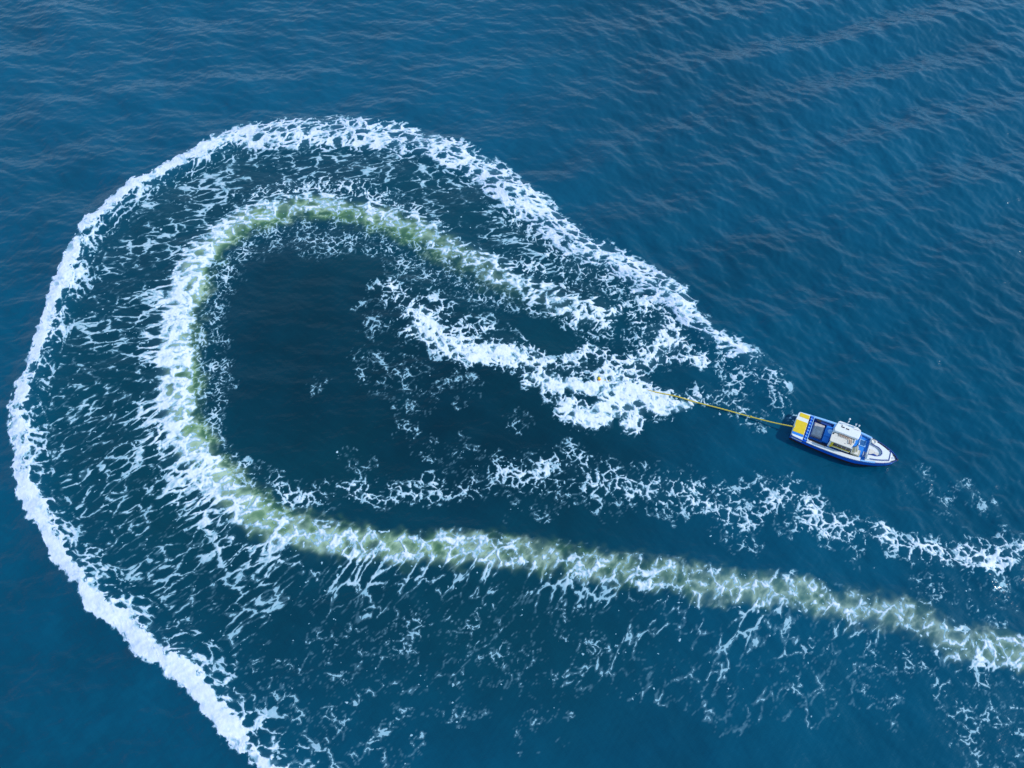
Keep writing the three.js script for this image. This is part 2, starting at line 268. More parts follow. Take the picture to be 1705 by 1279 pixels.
{
  for (let j = 0; j <= NZ; j++) for (let i = 0; i <= NX; i++) {
    const x = X0 + i * DX, z = Z0 + j * DZ, k = j * (NX + 1) + i;
    const p = probe(x, z), edge = sstep(0, 3, Math.min(x - X0, X1 - x, z - Z0, Z1 - z));
    heights[k] = waveHeight(x, z) * edge;
    // the water's own colour: deep blue outside, dark teal within the turn, milky green where the propeller wash is full of air
    const inside = sstep(-0.5, 3, p.dA), core = p.dT > 0 ? sstep(-1, 12, p.dT) * inside * sstep(26, -4, x) : 0;
    const n1 = fbm(x * 0.05, z * 0.05, 301, 3), n2 = fbm(x * 0.3, z * 0.3, 311, 3);
    const right = sstep(-10, 45, x), farr = sstep(10, -50, z);
    let r = 0.0004, g = 0.061, b = 0.110;
    const ti = 0.85 * (p.dT < 0 && p.sT < 60 ? 1 : inside) * sstep(30, 4, x + 0.15 * z) * sstep(24, 5, -p.dT) * sstep(-5, 45, p.sT) + 0.3 * n1; const t = clamp(ti);
    r = lerp(r, 0.001, t); g = lerp(g, 0.036, t); b = lerp(b, 0.054, t);
    const l = 1 + 0.30 * n1 + 0.12 * n2 + 0.3 * farr * Math.abs(2 * right - 1) - 0.30 * core; r *= l; g *= l; b *= l;
    r += 0.004 * farr; 
    const e = worley(x * 0.42 + 0.5 * noise(x * 0.5, z * 0.5, 323), z * 0.46 + 0.5 * noise(x * 0.5 + 8, z * 0.5, 324), 325), one = (cell.id & 255) / 255, rim = sstep(0.30, 0.02, e);
    let milk = p.milkT * p.endT * sstep(2.3 + 0.2 * p.turn, 0.5, Math.abs(p.dT - 0.6 * p.turn + 1.1 * noise(x * 0.45, z * 0.45, 322) + 0.8 * noise(x * 1.3, z * 1.3, 326))) * lerp(0.72, 1, sstep(10, 70, p.sT)) * clamp(0.55 + 0.45 * one + 0.9 * n2 + 0.3 * rim);
    milk = clamp(milk, 0, 0.97);
    const f = p.D > 0.03 ? foamValue(p.D, pattern(x, z)) : -1, close = sstep(-0.62, -0.04, f);
    milk *= lerp(0.42, 1, close);
    const pale = clamp(lerp(lerp(0.45, 0.22, sstep(10, 60, p.sT)), 0.02, p.turn) + 0.62 * close + 0.5 * n2 - 0.3 * one);
    r = lerp(r, lerp(0.13, 0.46, pale), milk); g = lerp(g, lerp(0.275, 0.58, pale), milk); b = lerp(b, lerp(0.085, 0.42, pale), milk);
    // a thin veil of bubbles about the foam
    const veil = clamp(p.D - 0.25) * 0.30 * clamp(0.6 + 0.9 * n2) + 0.34 * sstep(-0.22, 0.02, f);
    r = lerp(r, 0.17 + 0.25 * milk, veil); g = lerp(g, 0.34 + 0.2 * milk, veil); b = lerp(b, 0.42, veil);
    tone[k * 3] = Math.max(r, 0.0008); tone[k * 3 + 1] = g; tone[k * 3 + 2] = b;
  }
}
function seaLevel(x, z) {
  const fx = clamp((x - X0) / DX, 0, NX - 0.001), fz = clamp((z - Z0) / DZ, 0, NZ - 0.001), i = Math.floor(fx), j = Math.floor(fz), k = j * (NX + 1) + i, u = fx - i, v = fz - j;
  return lerp(lerp(heights[k], heights[k + 1], u), lerp(heights[k + NX + 1], heights[k + NX + 2], u), v);
}
{
  const cx = [], cz = [];
  for (let k = PAD; k > 0; k--) { cx.push(X0 - grow(k)); cz.push(Z0 - grow(k)); }
  for (let i = 0; i <= NX; i++) cx.push(X0 + i * DX);
  for (let j = 0; j <= NZ; j++) cz.push(Z0 + j * DZ);
  for (let k = 1; k <= PAD; k++) { cx.push(X1 + grow(k)); cz.push(Z1 + grow(k)); }
  const w = cx.length, h = cz.length, pos = new Float32Array(w * h * 3), col = new Float32Array(w * h * 3), uv = new Float32Array(w * h * 2), idx = new Uint32Array((w - 1) * (h - 1) * 6);
  let q = 0;
  for (let j = 0; j < h; j++) for (let i = 0; i < w; i++) {
    const k = j * w + i, si = clamp(i - PAD, 0, NX), sj = clamp(j - PAD, 0, NZ), src = sj * (NX + 1) + si;
    pos[k * 3] = cx[i]; pos[k * 3 + 1] = si === i - PAD && sj === j - PAD ? heights[src] : 0; pos[k * 3 + 2] = cz[j];
    for (let a = 0; a < 3; a++) col[k * 3 + a] = tone[src * 3 + a];
    uv[k * 2] = cx[i]; uv[k * 2 + 1] = -cz[j];
    if (i < w - 1 && j < h - 1) { idx[q++] = k; idx[q++] = k + w; idx[q++] = k + 1; idx[q++] = k + 1; idx[q++] = k + w; idx[q++] = k + w + 1; }
  }
  const g = new THREE.BufferGeometry();
  g.setAttribute('position', new THREE.BufferAttribute(pos, 3)); g.setAttribute('color', new THREE.BufferAttribute(col, 3)); g.setAttribute('uv', new THREE.BufferAttribute(uv, 2));
  g.setIndex(new THREE.BufferAttribute(idx, 1)); g.computeVertexNormals();
  // fine ripples, a tile of 19 m
  const N = 1024, TILE = 19, data = new Uint8Array(N * N * 4);
  const waves = [];
  for (let k = 0; k < 70; k++) {
    const a = (rnd(k, 1, 501) - 0.5) * 2.2 + Math.PI / 2, len = 0.16 + 0.6 * Math.pow(rnd(k, 2, 502), 1.6), n = TILE / len;
    const kx = Math.round(n * Math.cos(a)), ky = Math.round(n * Math.sin(a));
    waves.push([kx, ky, Math.pow(len, 1.1), rnd(k, 3, 503) * N]);
  }
  const tab = new Float32Array(N); for (let i = 0; i < N; i++) tab[i] = Math.sin(i / N * 2 * Math.PI);
  const hh = new Float32Array(N * N); let lo = 1e9, hi = -1e9;
  for (let j = 0; j < N; j++) for (let i = 0; i < N; i++) { let t = 0; for (const m of waves) t += m[2] * tab[((m[0] * i + m[1] * j + m[3]) | 0) & (N - 1)]; hh[j * N + i] = t; lo = Math.min(lo, t); hi = Math.max(hi, t); }
  for (let k = 0; k < N * N; k++) { const b = Math.round((hh[k] - lo) / (hi - lo) * 255); data.set([b, b, b, 255], k * 4); }
  const bump = new THREE.DataTexture(data, N, N); bump.wrapS = bump.wrapT = THREE.RepeatWrapping; bump.magFilter = THREE.LinearFilter; bump.minFilter = THREE.LinearMipmapLinearFilter; bump.generateMipmaps = true;
  bump.repeat.set(1 / TILE, 1 / TILE); bump.needsUpdate = true;
  const m = new THREE.MeshPhysicalMaterial({ vertexColors: true, roughness: 0.16, ior: 1.34, specularIntensity: 0.9, bumpMap: bump, bumpScale: 0.036 });
  m.name = 'sea water';
  const sea = new THREE.Mesh(g, m); sea.name = 'water'; sea.receiveShadow = true; sea.userData.kind = 'structure';
  scene.add(sea);
}

// ---------------------------------------------------------------- foam: sheets of bubbles with an edge and a thickness, cut out along the foam field
{
  const h = 0.062, fx0 = -70, fz0 = -52, nx = Math.floor(140 / h), nz = Math.floor(91 / h);
  const val = new Float32Array(nx * nz).fill(-1), own = new Uint8Array(nx * nz);
  const halfAt = (z) => 61 - (z + 36) * 0.247;          // what the photograph could see, with a margin
  for (let j = 0; j < nz; j++) for (let i = 0; i < nx; i++) {
    const x = fx0 + i * h, z = fz0 + j * h;
    if (Math.abs(x) > halfAt(z) + 4) continue;
    probe(x, z);
    if (at.D < 0.03) continue;
    const dot = 0.5 + 0.75 * noise(x * 2.6, z * 2.6, 651) + 0.35 * noise(x * 0.7, z * 0.7, 652) + 0.25 * noise(x * 6, z * 6, 653);   // loose specks among the threads
    val[j * nx + i] = Math.max(foamValue(at.D, pattern(x, z)), dot + 0.5 * Math.min(at.D, 0.4) - 1.03); own[j * nx + i] = at.kind;
  }
  const pos = [], col = [], owner = [], corner = new Int32Array(nx * nz).fill(-1), eh = new Int32Array(nx * nz).fill(-1), ev = new Int32Array(nx * nz).fill(-1);
  const put = (x, z, f, k) => {
    const t = sstep(0.0, 0.34, f), n = fbm(x * 2.3, z * 2.3, 601, 3), big = noise(x * 0.6, z * 0.6, 604);
    pos.push(x, seaLevel(x, z) + 0.012 + t * (k === 0 && f > 0.5 ? 0.7 : 1) * (0.03 + 0.035 * clamp(0.5 + n) + 0.03 * (k === 4 ? 2 : 1) * clamp(0.5 + big)), z);
    const thin = clamp((k === 4 || k === 1 ? 1.02 : 0.93) + 0.9 * noise(x * 1.1, z * 1.1, 605) + 0.7 * noise(x * 3.4, z * 3.4, 606), 0.35, 1), w = sstep(-0.03, 0.36, f) * (k === 0 && f > 0.5 ? lerp(thin, 1, 0.6) : thin), d = 1 + 0.08 * n;
    col.push(lerp(0.20, k === 0 ? 0.72 : 0.78, w) * d, lerp(0.40, k === 0 ? 0.745 : 0.80, w) * d, lerp(0.48, k === 0 ? 0.87 : 0.85, w) * d);
    return pos.length / 3 - 1;
  };
  const tris = KINDS.map(() => []);
  const V = (i, j) => { const k = j * nx + i; if (corner[k] < 0) corner[k] = put(fx0 + i * h, fz0 + j * h, val[k], own[k]); return corner[k]; };
  const EH = (i, j) => { const k = j * nx + i; if (eh[k] < 0) eh[k] = put(fx0 + (i + val[k] / (val[k] - val[k + 1])) * h, fz0 + j * h, 0, 0); return eh[k]; };
  const EV = (i, j) => { const k = j * nx + i; if (ev[k] < 0) ev[k] = put(fx0 + i * h, fz0 + (j + val[k] / (val[k] - val[k + nx])) * h, 0, 0); return ev[k]; };
  for (let j = 0; j < nz - 1; j++) for (let i = 0; i < nx - 1; i++) {
    const k = j * nx + i, a = val[k] > 0, b = val[k + 1] > 0, c = val[k + nx + 1] > 0, d = val[k + nx] > 0;
    if (!(a || b || c || d)) continue;
    const poly = [];
    if (a) poly.push(V(i, j)); if (a !== b) poly.push(EH(i, j));
    if (b) poly.push(V(i + 1, j)); if (b !== c) poly.push(EV(i + 1, j));
    if (c) poly.push(V(i + 1, j + 1)); if (c !== d) poly.push(EH(i, j + 1));
    if (d) poly.push(V(i, j + 1)); if (d !== a) poly.push(EV(i, j));
    const o = tris[a ? own[k] : b ? own[k + 1] : c ? own[k + nx + 1] : own[k + nx]];
    for (let q = 2; q < poly.length; q++) o.push(poly[0], poly[q], poly[q - 1]);
  }
  const foam = new THREE.MeshStandardMaterial({ vertexColors: true, roughness: 0.75 }); foam.name = 'sea foam';
  const texts = ['thick white foam line along the outside of the wake loop', 'churned white foam in the pale green trail curving round the loop', 'thin white threads of foam scattered either side of the pale green trail', 'broken white foam line passing below the boat, above the lower green trail', 'thick white churned spray where the yellow rope runs into the water', 'small loose flecks and patches of white foam on the dark water'];
  tris.forEach((t, q) => {
    if (!t.length) return;
    const map = new Map(), p = [], c = [], id = new Uint32Array(t.length);
    t.forEach((v, n) => { let m = map.get(v); if (m === undefined) { m = map.size; map.set(v, m); p.push(pos[v * 3], pos[v * 3 + 1], pos[v * 3 + 2]); c.push(col[v * 3], col[v * 3 + 1], col[v * 3 + 2]); } id[n] = m; });
    const g = new THREE.BufferGeometry();
    g.setAttribute('position', new THREE.BufferAttribute(new Float32Array(p), 3)); g.setAttribute('color', new THREE.BufferAttribute(new Float32Array(c), 3)); g.setIndex(new THREE.BufferAttribute(id, 1)); g.computeVertexNormals();
    const m = new THREE.Mesh(g, foam); m.name = q ? 'wake_foam_' + String(q).padStart(3, '0') : 'wake_foam'; m.castShadow = m.receiveShadow = true;
    m.userData = { label: texts[q], category: 'foam', kind: 'stuff' };
    scene.add(m);
  });
}
// ---------------------------------------------------------------- the workboat: x to the bow, y up, z to starboard; 0 at the stern on the waterline
const M = {};
const mat = (name, r, g, b, rough = 0.45, more = {}) => { const m = new THREE.MeshPhysicalMaterial({ roughness: rough, ...more }); m.color.setRGB(r, g, b); m.name = name; return (M[name] = m); };
function mottle(n, lo, hi, s) {                   // wear and dirt, a grey tile
  const N = 128, d = new Uint8Array(N * N * 4);
  for (let j = 0; j < N; j++) for (let i = 0; i < N; i++) { const t = clamp(0.5 + 0.6 * fbm(i / N * n, j / N * n, s, 4)); const v = Math.round(255 * lerp(lo, hi, t)); d.set([v, v, v, 255], (j * N + i) * 4); }
  const t = new THREE.DataTexture(d, N, N); t.wrapS = t.wrapT = THREE.MirroredRepeatWrapping; t.magFilter = THREE.LinearFilter; t.needsUpdate = true; return t;
}
const worn = mottle(7, 0.72, 1.0, 701);
mat('blue hull paint', 0.006, 0.11, 0.62, 0.3, { clearcoat: 0.3 });
mat('blue deck paint', 0.012, 0.24, 0.76, 0.5, { map: worn });
mat('dark blue paint', 0.008, 0.05, 0.24, 0.5);
mat('light blue paint', 0.25, 0.50, 0.78, 0.5);
mat('white gelcoat', 0.82, 0.82, 0.80, 0.35, { map: mottle(5, 0.86, 1, 702) });
mat('cream gelcoat', 0.76, 0.70, 0.60, 0.5, { map: mottle(6, 0.82, 1, 703) });
mat('yellow paint', 0.82, 0.56, 0.015, 0.45, { map: mottle(4, 0.85, 1, 704) });
mat('grey hatch', 0.60, 0.54, 0.51, 0.55, { map: mottle(4, 0.6, 1, 705) });
mat('dark rubber', 0.02, 0.02, 0.03, 0.7);
mat('tinted glass', 0.012, 0.012, 0.02, 0.08);
mat('amber glass', 0.40, 0.38, 0.25, 0.12, { transmission: 0.35, thickness: 0 });
mat('brown teak', 0.28, 0.16, 0.10, 0.6);
mat('steel', 0.62, 0.63, 0.65, 0.3, { metalness: 0.7 });
mat('orange paint', 0.78, 0.20, 0.03, 0.5);
mat('yellow rope', 0.62, 0.48, 0.06, 0.8);
mat('red antifouling', 0.016, 0.006, 0.012, 0.7);

function part(name, geo, m, parent) {
  const o = new THREE.Mesh(Array.isArray(geo) ? mergeGeometries(geo.map((g) => { const q = g.index ? g.toNonIndexed() : g; for (const k of Object.keys(q.attributes)) if (!['position', 'normal', 'uv'].includes(k)) q.deleteAttribute(k); return q; })) : geo, m);
  o.name = name; o.castShadow = o.receiveShadow = true; parent.add(o); return o;
}
const box = (x0, x1, y0, y1, z0, z1, r = 0.03) => { const g = new RoundedBoxGeometry(x1 - x0, y1 - y0, z1 - z0, 2, Math.min(r, (x1 - x0) / 2.2, (y1 - y0) / 2.2, (z1 - z0) / 2.2)); g.translate((x0 + x1) / 2, (y0 + y1) / 2, (z0 + z1) / 2); return g; };
const tube = (pts, r, seg = 24, closed = false) => new THREE.TubeGeometry(new THREE.CatmullRomCurve3(pts.map((p) => new THREE.Vector3(...p)), closed, 'catmullrom', 0.3), seg, r, 7, closed);
function plate(poly, top, thick, bevel = 0.015) {   // a level plate with rounded edges; poly is [x, z]
  const s = new THREE.Shape(poly.map(([x, z]) => new THREE.Vector2(x, z)));
  const g = new THREE.ExtrudeGeometry(s, { depth: thick - 2 * bevel, bevelEnabled: true, bevelSize: bevel, bevelThickness: bevel, bevelSegments: 2, bevelOffset: -bevel });
  g.rotateX(Math.PI / 2); g.translate(0, top - bevel, 0); return g;
}
const BEAM = [[0, 1.44], [1.2, 1.56], [3, 1.66], [5, 1.68], [6.5, 1.60], [7.6, 1.40], [8.5, 1.15], [9.3, 0.80], [9.9, 0.42], [10.2, 0.05]];
const table = (rows, x) => { for (let i = 0; i < rows.length - 1; i++) if (x <= rows[i + 1][0]) { const p = rows[Math.max(i - 1, 0)], a = rows[i], b = rows[i + 1], q = rows[Math.min(i + 2, rows.length - 1)], t = clamp((x - a[0]) / (b[0] - a[0])), w = b[0] - a[0]; const ma = (b[1] - p[1]) / Math.max(b[0] - p[0], 1e-6) * w, mb = (q[1] - a[1]) / Math.max(q[0] - a[0], 1e-6) * w; return (2 * t ** 3 - 3 * t * t + 1) * a[1] + (t ** 3 - 2 * t * t + t) * ma + (-2 * t ** 3 + 3 * t * t) * b[1] + (t ** 3 - t * t) * mb; } return rows[rows.length - 1][1]; };
const beam = (x) => Math.max(table(BEAM, x), 0.02), sheer = (x) => 0.95 + 0.012 * x + 0.0042 * x * x;
const outline = (x0, x1, inset, n = 24) => { const a = [], b = []; for (let i = 0; i <= n; i++) { const x = lerp(x0, x1, i / n), w = Math.max(beam(x) - inset, 0.012); a.push([x, -w]); b.unshift([x, w]); } return a.concat(b); };

function makeBoat() {
  const boat = new THREE.Group(); boat.name = 'motor_boat';
  // hull: sections from gunwale to keel
  {
    const n = 44, m = 9, pos = [], idx = [], uv = [];
    for (let i = 0; i <= n; i++) {
      const x = 10.2 * i / n, w = beam(x), top = sheer(x), fl = lerp(0.93, 0.62, sstep(6, 10.2, x)), keel = lerp(-0.55, -0.1, sstep(8.4, 10.2, x));
      for (let k = 0; k <= 2 * m; k++) {
        const t = Math.abs(k - m) / m, sgn = Math.sign(k - m) || 0;                  // t = 1 at the gunwale, 0 at the keel
        const y = t > 0.4 ? lerp(-0.08, top, (t - 0.4) / 0.6) : lerp(keel, -0.08, t / 0.4), ww = t > 0.4 ? lerp(w * fl, w, ((t - 0.4) / 0.6) ** 0.8) : w * fl * (t / 0.4) ** 0.7;
        pos.push(x - 0.35 * sstep(8.5, 10.2, x) * (1 - t), y, sgn * ww); uv.push(x, y);
      }
    }
    const r = 2 * m + 1;
    for (let i = 0; i < n; i++) for (let k = 0; k < 2 * m; k++) { const a = i * r + k; idx.push(a, a + 1, a + r, a + 1, a + r + 1, a + r); }
    for (let k = 1; k < 2 * m; k++) idx.push(0, k + 1, k);                            // transom
    const g = new THREE.BufferGeometry(); g.setAttribute('position', new THREE.Float32BufferAttribute(pos, 3)); g.setAttribute('uv', new THREE.Float32BufferAttribute(uv, 2)); g.setIndex(idx); g.computeVertexNormals();
    const hull = part('hull', g, M['blue hull paint'], boat);
    { const p2 = [], i2 = [], u2 = []; for (let i = 0; i <= n; i++) { const x = 10.2 * i / n, w = beam(x), fl = lerp(0.93, 0.62, sstep(6, 10.2, x)), top = sheer(x); for (const sg of [-1, 1]) for (const y of [-0.06, 0.34]) { const t = 0.4 + 0.6 * (y + 0.08) / (top + 0.08); p2.push(x - 0.35 * sstep(8.5, 10.2, x) * (1 - t), y, sg * (lerp(w * fl, w, ((t - 0.4) / 0.6) ** 0.8) + 0.014)); u2.push(x, y); } }
      for (let i = 0; i < n; i++) for (const o of [0, 2]) { const a = i * 4 + o; i2.push(a, a + 1, a + 4, a + 1, a + 5, a + 4); }
      const g2 = new THREE.BufferGeometry(); g2.setAttribute('position', new THREE.Float32BufferAttribute(p2, 3)); g2.setAttribute('uv', new THREE.Float32BufferAttribute(u2, 2)); g2.setIndex(i2); g2.computeVertexNormals();
      part('bottom_paint', g2, M['red antifouling'], hull).userData.label = 'dark bottom paint along the waterline'; }
    for (const s of [-1, 1]) { const p = []; for (let i = 0; i <= 20; i++) { const x = lerp(0.05, 10.15, i / 20); p.push([x, sheer(x) - 0.1, s * (beam(x) + 0.02)]); } part('rub_rail', tube(p, 0.055, 60), M['dark blue paint'], hull); }
    part('bow_fender', tube([[9.75, 1.33, -0.42], [10.1, 1.36, -0.16], [10.24, 1.36, 0], [10.1, 1.36, 0.16], [9.75, 1.33, 0.42]], 0.08), M['dark rubber'], hull);
  }
  // decks
  part('cockpit_floor', plate(outline(0.12, 4.2, 0.16, 10), 0.42, 0.05), M['blue deck paint'], boat);
  part('foredeck', plate(outline(3.62, 9.9, 0.05, 20), 1.02, 0.06), M['blue deck paint'], boat);
  const side = (x0, x1, s, w, y, m, name) => {                                      // a capping board along one gunwale
    const n = 22, pos = [], idx = [], uv = [];
    for (let i = 0; i <= n; i++) { const x = lerp(x0, x1, i / n), b = beam(x), h = sheer(x) + y; for (const [d, e] of [[0.03, -0.09], [0.03, 0], [-w, 0], [-w, -0.2]]) { pos.push(x, h + e, s * Math.max(b + d, 0.01)); uv.push(x, d); } }
    for (let i = 0; i < n; i++) for (let k = 0; k < 3; k++) { const a = i * 4 + k; s > 0 ? idx.push(a, a + 4, a + 1, a + 1, a + 4, a + 5) : idx.push(a, a + 1, a + 4, a + 1, a + 5, a + 4); }
    const g = new THREE.BufferGeometry(); g.setAttribute('position', new THREE.Float32BufferAttribute(pos, 3)); g.setAttribute('uv', new THREE.Float32BufferAttribute(uv, 2)); g.setIndex(idx);
    const q = g.toNonIndexed(); q.computeVertexNormals(); return part(name, q, m, boat);
  };
  side(1.6, 6.9, 1, 0.34, 0.05, M['white gelcoat'], 'gunwale').userData.label = 'white starboard gunwale';
  side(0.1, 1.58, 1, 0.16, 0.04, M['blue hull paint'], 'gunwale');
  side(0.1, 7.4, -1, 0.17, 0.05, M['light blue paint'], 'gunwale').userData.label = 'pale blue port gunwale';
  side(6.93, 8.3, 1, 0.12, 0.05, M['light blue paint'], 'gunwale');
  // stern platform: white pad with yellow panels, a blue stripe and a white end
  {
    const pad = part('stern_platform', plate([[0.0, -1.30], [0.10, -1.44], [1.16, -1.52], [1.18, 1.56], [0.16, 1.48], [0.0, 1.34], [-0.06, 0.4], [-0.06, -0.4]], 1.06, 0.5, 0.05), M['white gelcoat'], boat);
    part('yellow_panel', box(0.16, 1.12, 1.05, 1.095, -1.38, -0.92), M['yellow paint'], pad);
    part('yellow_panel', box(0.0, 1.13, 1.05, 1.10, -0.48, 0.98), M['yellow paint'], pad);
    part('blue_stripe', box(0.0, 1.14, 1.05, 1.085, 1.0, 1.27), M['blue deck paint'], pad);
    part('tow_post', [new THREE.CylinderGeometry(0.05, 0.06, 0.22, 14).translate(0.02, 1.16, 0.5), new THREE.CylinderGeometry(0.035, 0.035, 0.3, 10).rotateX(Math.PI / 2).translate(0.02, 1.22, 0.5)], M['steel'], pad);
  }
  // blue rail across the boat ahead of the platform
  {
    const rail = part('stern_rail', [box(1.34, 1.40, 0.5, 1.12, -1.46, 1.44), box(1.28, 1.50, 1.10, 1.15, -1.5, 1.48)], M['blue hull paint'], boat);
    const posts = []; for (let k = 0; k < 9; k++) { const z = -1.42 + k * 0.355; posts.push(box(1.26, 1.52, 1.145, 1.185, z - 0.035, z + 0.035, 0.01)); }
    for (const p of posts) part('rail_bracket', p, M['light blue paint'], rail);
    part('rail_bar', tube([[1.56, 1.2, -1.5], [1.57, 1.22, -0.5], [1.57, 1.22, 0.6], [1.56, 1.2, 1.48]], 0.035), M['light blue paint'], rail);
  }
  // cockpit
  {
    const hatch = part('engine_hatch', box(1.78, 2.84, 0.44, 0.86, -1.06, 0.48, 0.05), M['grey hatch'], boat);
    part('hatch_lid', box(1.86, 2.76, 0.85, 0.90, -0.98, 0.40, 0.02), M['grey hatch'], hatch);
    part('hatch_handle', tube([[2.1, 0.9, -0.3], [2.1, 0.94, -0.25], [2.1, 0.94, -0.05], [2.1, 0.9, 0]], 0.018, 12), M['steel'], hatch);
    const seat = part('aft_seat', box(2.98, 3.62, 0.44, 0.92, -1.18, 0.78, 0.06), M['blue deck paint'], boat);
    part('seat_cushion', box(3.02, 3.58, 0.915, 0.985, -1.12, 0.1, 0.03), M['blue deck paint'], seat);
    part('canvas_cover', new THREE.ConeGeometry(0.38, 0.3, 7).scale(1, 1, 0.8).translate(3.55, 1.12, -0.55), M['light blue paint'], seat);
    part('deck_locker', box(1.66, 3.5, 0.44, 0.80, 0.9, 1.2, 0.03), M['dark rubber'], boat);
    part('side_locker', box(1.72, 3.6, 0.44, 0.82, -1.5, -1.2, 0.03), M['dark blue paint'], boat);
    part('battery_box', box(1.9, 2.35, 0.82, 0.98, -1.45, -1.22, 0.03), M['dark rubber'], boat);
    part('handrail', tube([[1.75, 1.06, 1.36], [1.85, 1.2, 1.38], [2.6, 1.22, 1.42], [3.3, 1.24, 1.43], [3.42, 1.08, 1.43]], 0.028), M['brown teak'], boat);
    part('cleat', [box(1.62, 1.9, 1.1, 1.14, 1.40, 1.47, 0.02), box(1.7, 1.82, 1.0, 1.12, 1.40, 1.47, 0.02)], M['white gelcoat'], boat);
  }
  // wheelhouse: yellow starboard side with dark panes, white aft and fore walls
  {
    const cab = part('wheelhouse', [box(3.66, 3.74, 1.0, 2.14, -1.06, 1.16, 0.02), box(5.72, 5.80, 1.0, 2.36, -1.06, 0.52, 0.02), box(3.742, 5.72, 1.0, 2.36, -1.06, -0.98, 0.02)], M['white gelcoat'], boat);
    part('starboard_wall', [box(3.98, 5.72, 1.36, 1.48, 1.08, 1.18, 0.02), box(3.742, 3.978, 1.0, 2.14, 1.08, 1.18, 0.02)], M['yellow paint'], cab);
    part('lower_wall', box(3.98, 5.72, 1.0, 1.358, 1.08, 1.16, 0.02), M['cream gelcoat'], cab);
    part('upper_wall', box(3.98, 5.72, 2.06, 2.14, 1.08, 1.16, 0.02), M['white gelcoat'], cab);
    part('lower_strake', box(3.9, 6.2, 1.03, 1.2, 1.165, 1.19, 0.01), M['dark rubber'], cab);
    for (let k = 0; k < 4; k++) part('side_window', box(4.0 + k * 0.43, 4.38 + k * 0.43, 1.482, 2.056, 1.10, 1.14, 0.01), M['tinted glass'], cab);
    for (let k = 0; k < 4; k++) part('window_post', box(4.39 + k * 0.43, 4.42 + k * 0.43, 1.482, 2.056, 1.085, 1.145, 0.01), M['steel'], cab);
    part('aft_door', box(3.62, 3.655, 1.02, 2.1, 0.2, 0.95, 0.02), M['tinted glass'], cab);
    part('aft_post', box(3.56, 3.655, 1.0, 2.14, 1.05, 1.16, 0.02), M['white gelcoat'], cab);
    for (let k = 0; k < 3; k++) part('front_window', box(5.803, 5.83, 1.6, 2.2, -0.98 + k * 0.5, -0.54 + k * 0.5, 0.01), M['tinted glass'], cab);
    const low = part('starboard_roof', plate([[3.5, 0.12], [5.72, 0.12], [5.84, 0.4], [5.72, 0.8], [5.6, 1.2], [3.56, 1.22], [3.5, 1.1]], 2.24, 0.1, 0.03), M['cream gelcoat'], cab);
    part('roof_light', new THREE.CylinderGeometry(0.07, 0.08, 0.08, 14).translate(3.64, 2.28, 0.3), M['dark rubber'], low);
    part('roof_vent', box(4.9, 5.06, 2.235, 2.28, 0.88, 0.95, 0.015), M['grey hatch'], low);
    const high = part('port_roof', plate([[3.62, 0.1], [3.55, -0.2], [3.72, -1.05], [3.86, -1.17], [5.6, -1.17], [5.98, -0.95], [6.06, -0.5], [6.0, 0.02], [5.9, 0.1]], 2.56, 0.34, 0.05), M['white gelcoat'], cab);
    for (const [x, z, w, d] of [[4.1, -0.62, 0.34, 0.12], [4.58, -0.60, 0.32, 0.13], [4.08, -0.80, 0.12, 0.1]]) part('roof_hatch', box(x, x + w, 2.555, 2.59, z, z + d, 0.015), M['dark rubber'], high);
    part('roof_bar', box(5.25, 5.85, 2.555, 2.59, -0.86, -0.8, 0.012), M['grey hatch'], high);
    const rack = part('roof_rack', [tube([[4.15, 2.24, 0.2], [4.15, 2.36, 0.2], [5.2, 2.36, 0.22], [5.42, 2.36, 0.32], [5.5, 2.36, 0.7], [5.48, 2.24, 0.85]], 0.025), tube([[4.2, 2.24, 0.34], [4.2, 2.36, 0.34], [5.1, 2.36, 0.36], [5.24, 2.36, 0.46], [5.28, 2.36, 0.75], [5.26, 2.24, 0.85]], 0.025)], M['brown teak'], cab);
    for (let k = 0; k < 6; k++) part('rack_slat', box(4.28 + k * 0.17, 4.34 + k * 0.17, 2.345, 2.375, 0.18, 0.36, 0.01), M['brown teak'], rack);
    for (let k = 0; k < 3; k++) part('rack_slat', box(5.25, 5.48, 2.345, 2.375, 0.42 + k * 0.14, 0.48 + k * 0.14, 0.01), M['brown teak'], rack);
    // forward screen
    const N = 12;
    const P = [], I = [], U = [];
    for (let i = 0; i <= N; i++) { const a = lerp(-0.2, 1.25, i / N); for (const [rad, y] of [[0.55, 2.1], [0.95, 1.3]]) { P.push(5.6 + Math.cos(a) * rad * 0.95, y, 0.5 + Math.sin(a) * rad * 0.7); U.push(i / N, y); } }
    for (let i = 0; i < N; i++) I.push(2 * i, 2 * i + 1, 2 * i + 2, 2 * i + 1, 2 * i + 3, 2 * i + 2);
    const g = new THREE.BufferGeometry(); g.setAttribute('position', new THREE.Float32BufferAttribute(P, 3)); g.setAttribute('uv', new THREE.Float32BufferAttribute(U, 2)); g.setIndex(I); g.computeVertexNormals();
    const wind = part('windscreen', g, M['amber glass'], cab);
    for (const k of [0, 4, 8, 12]) part('screen_frame', tube([[P[k * 6], P[k * 6 + 1], P[k * 6 + 2]], [P[k * 6 + 3], P[k * 6 + 4], P[k * 6 + 5]]], 0.025, 6), M['white gelcoat'], wind);
    part('screen_rim', tube([0, 3, 6, 9, 12].map((k) => [P[k * 6], P[k * 6 + 1] + 0.02, P[k * 6 + 2]]), 0.04, 20), M['dark rubber'], wind);
    part('fore_locker', box(5.85, 6.72, 1.02, 1.3, 0.45, 1.16, 0.05), mat('olive vinyl', 0.42, 0.40, 0.28, 0.6), cab);
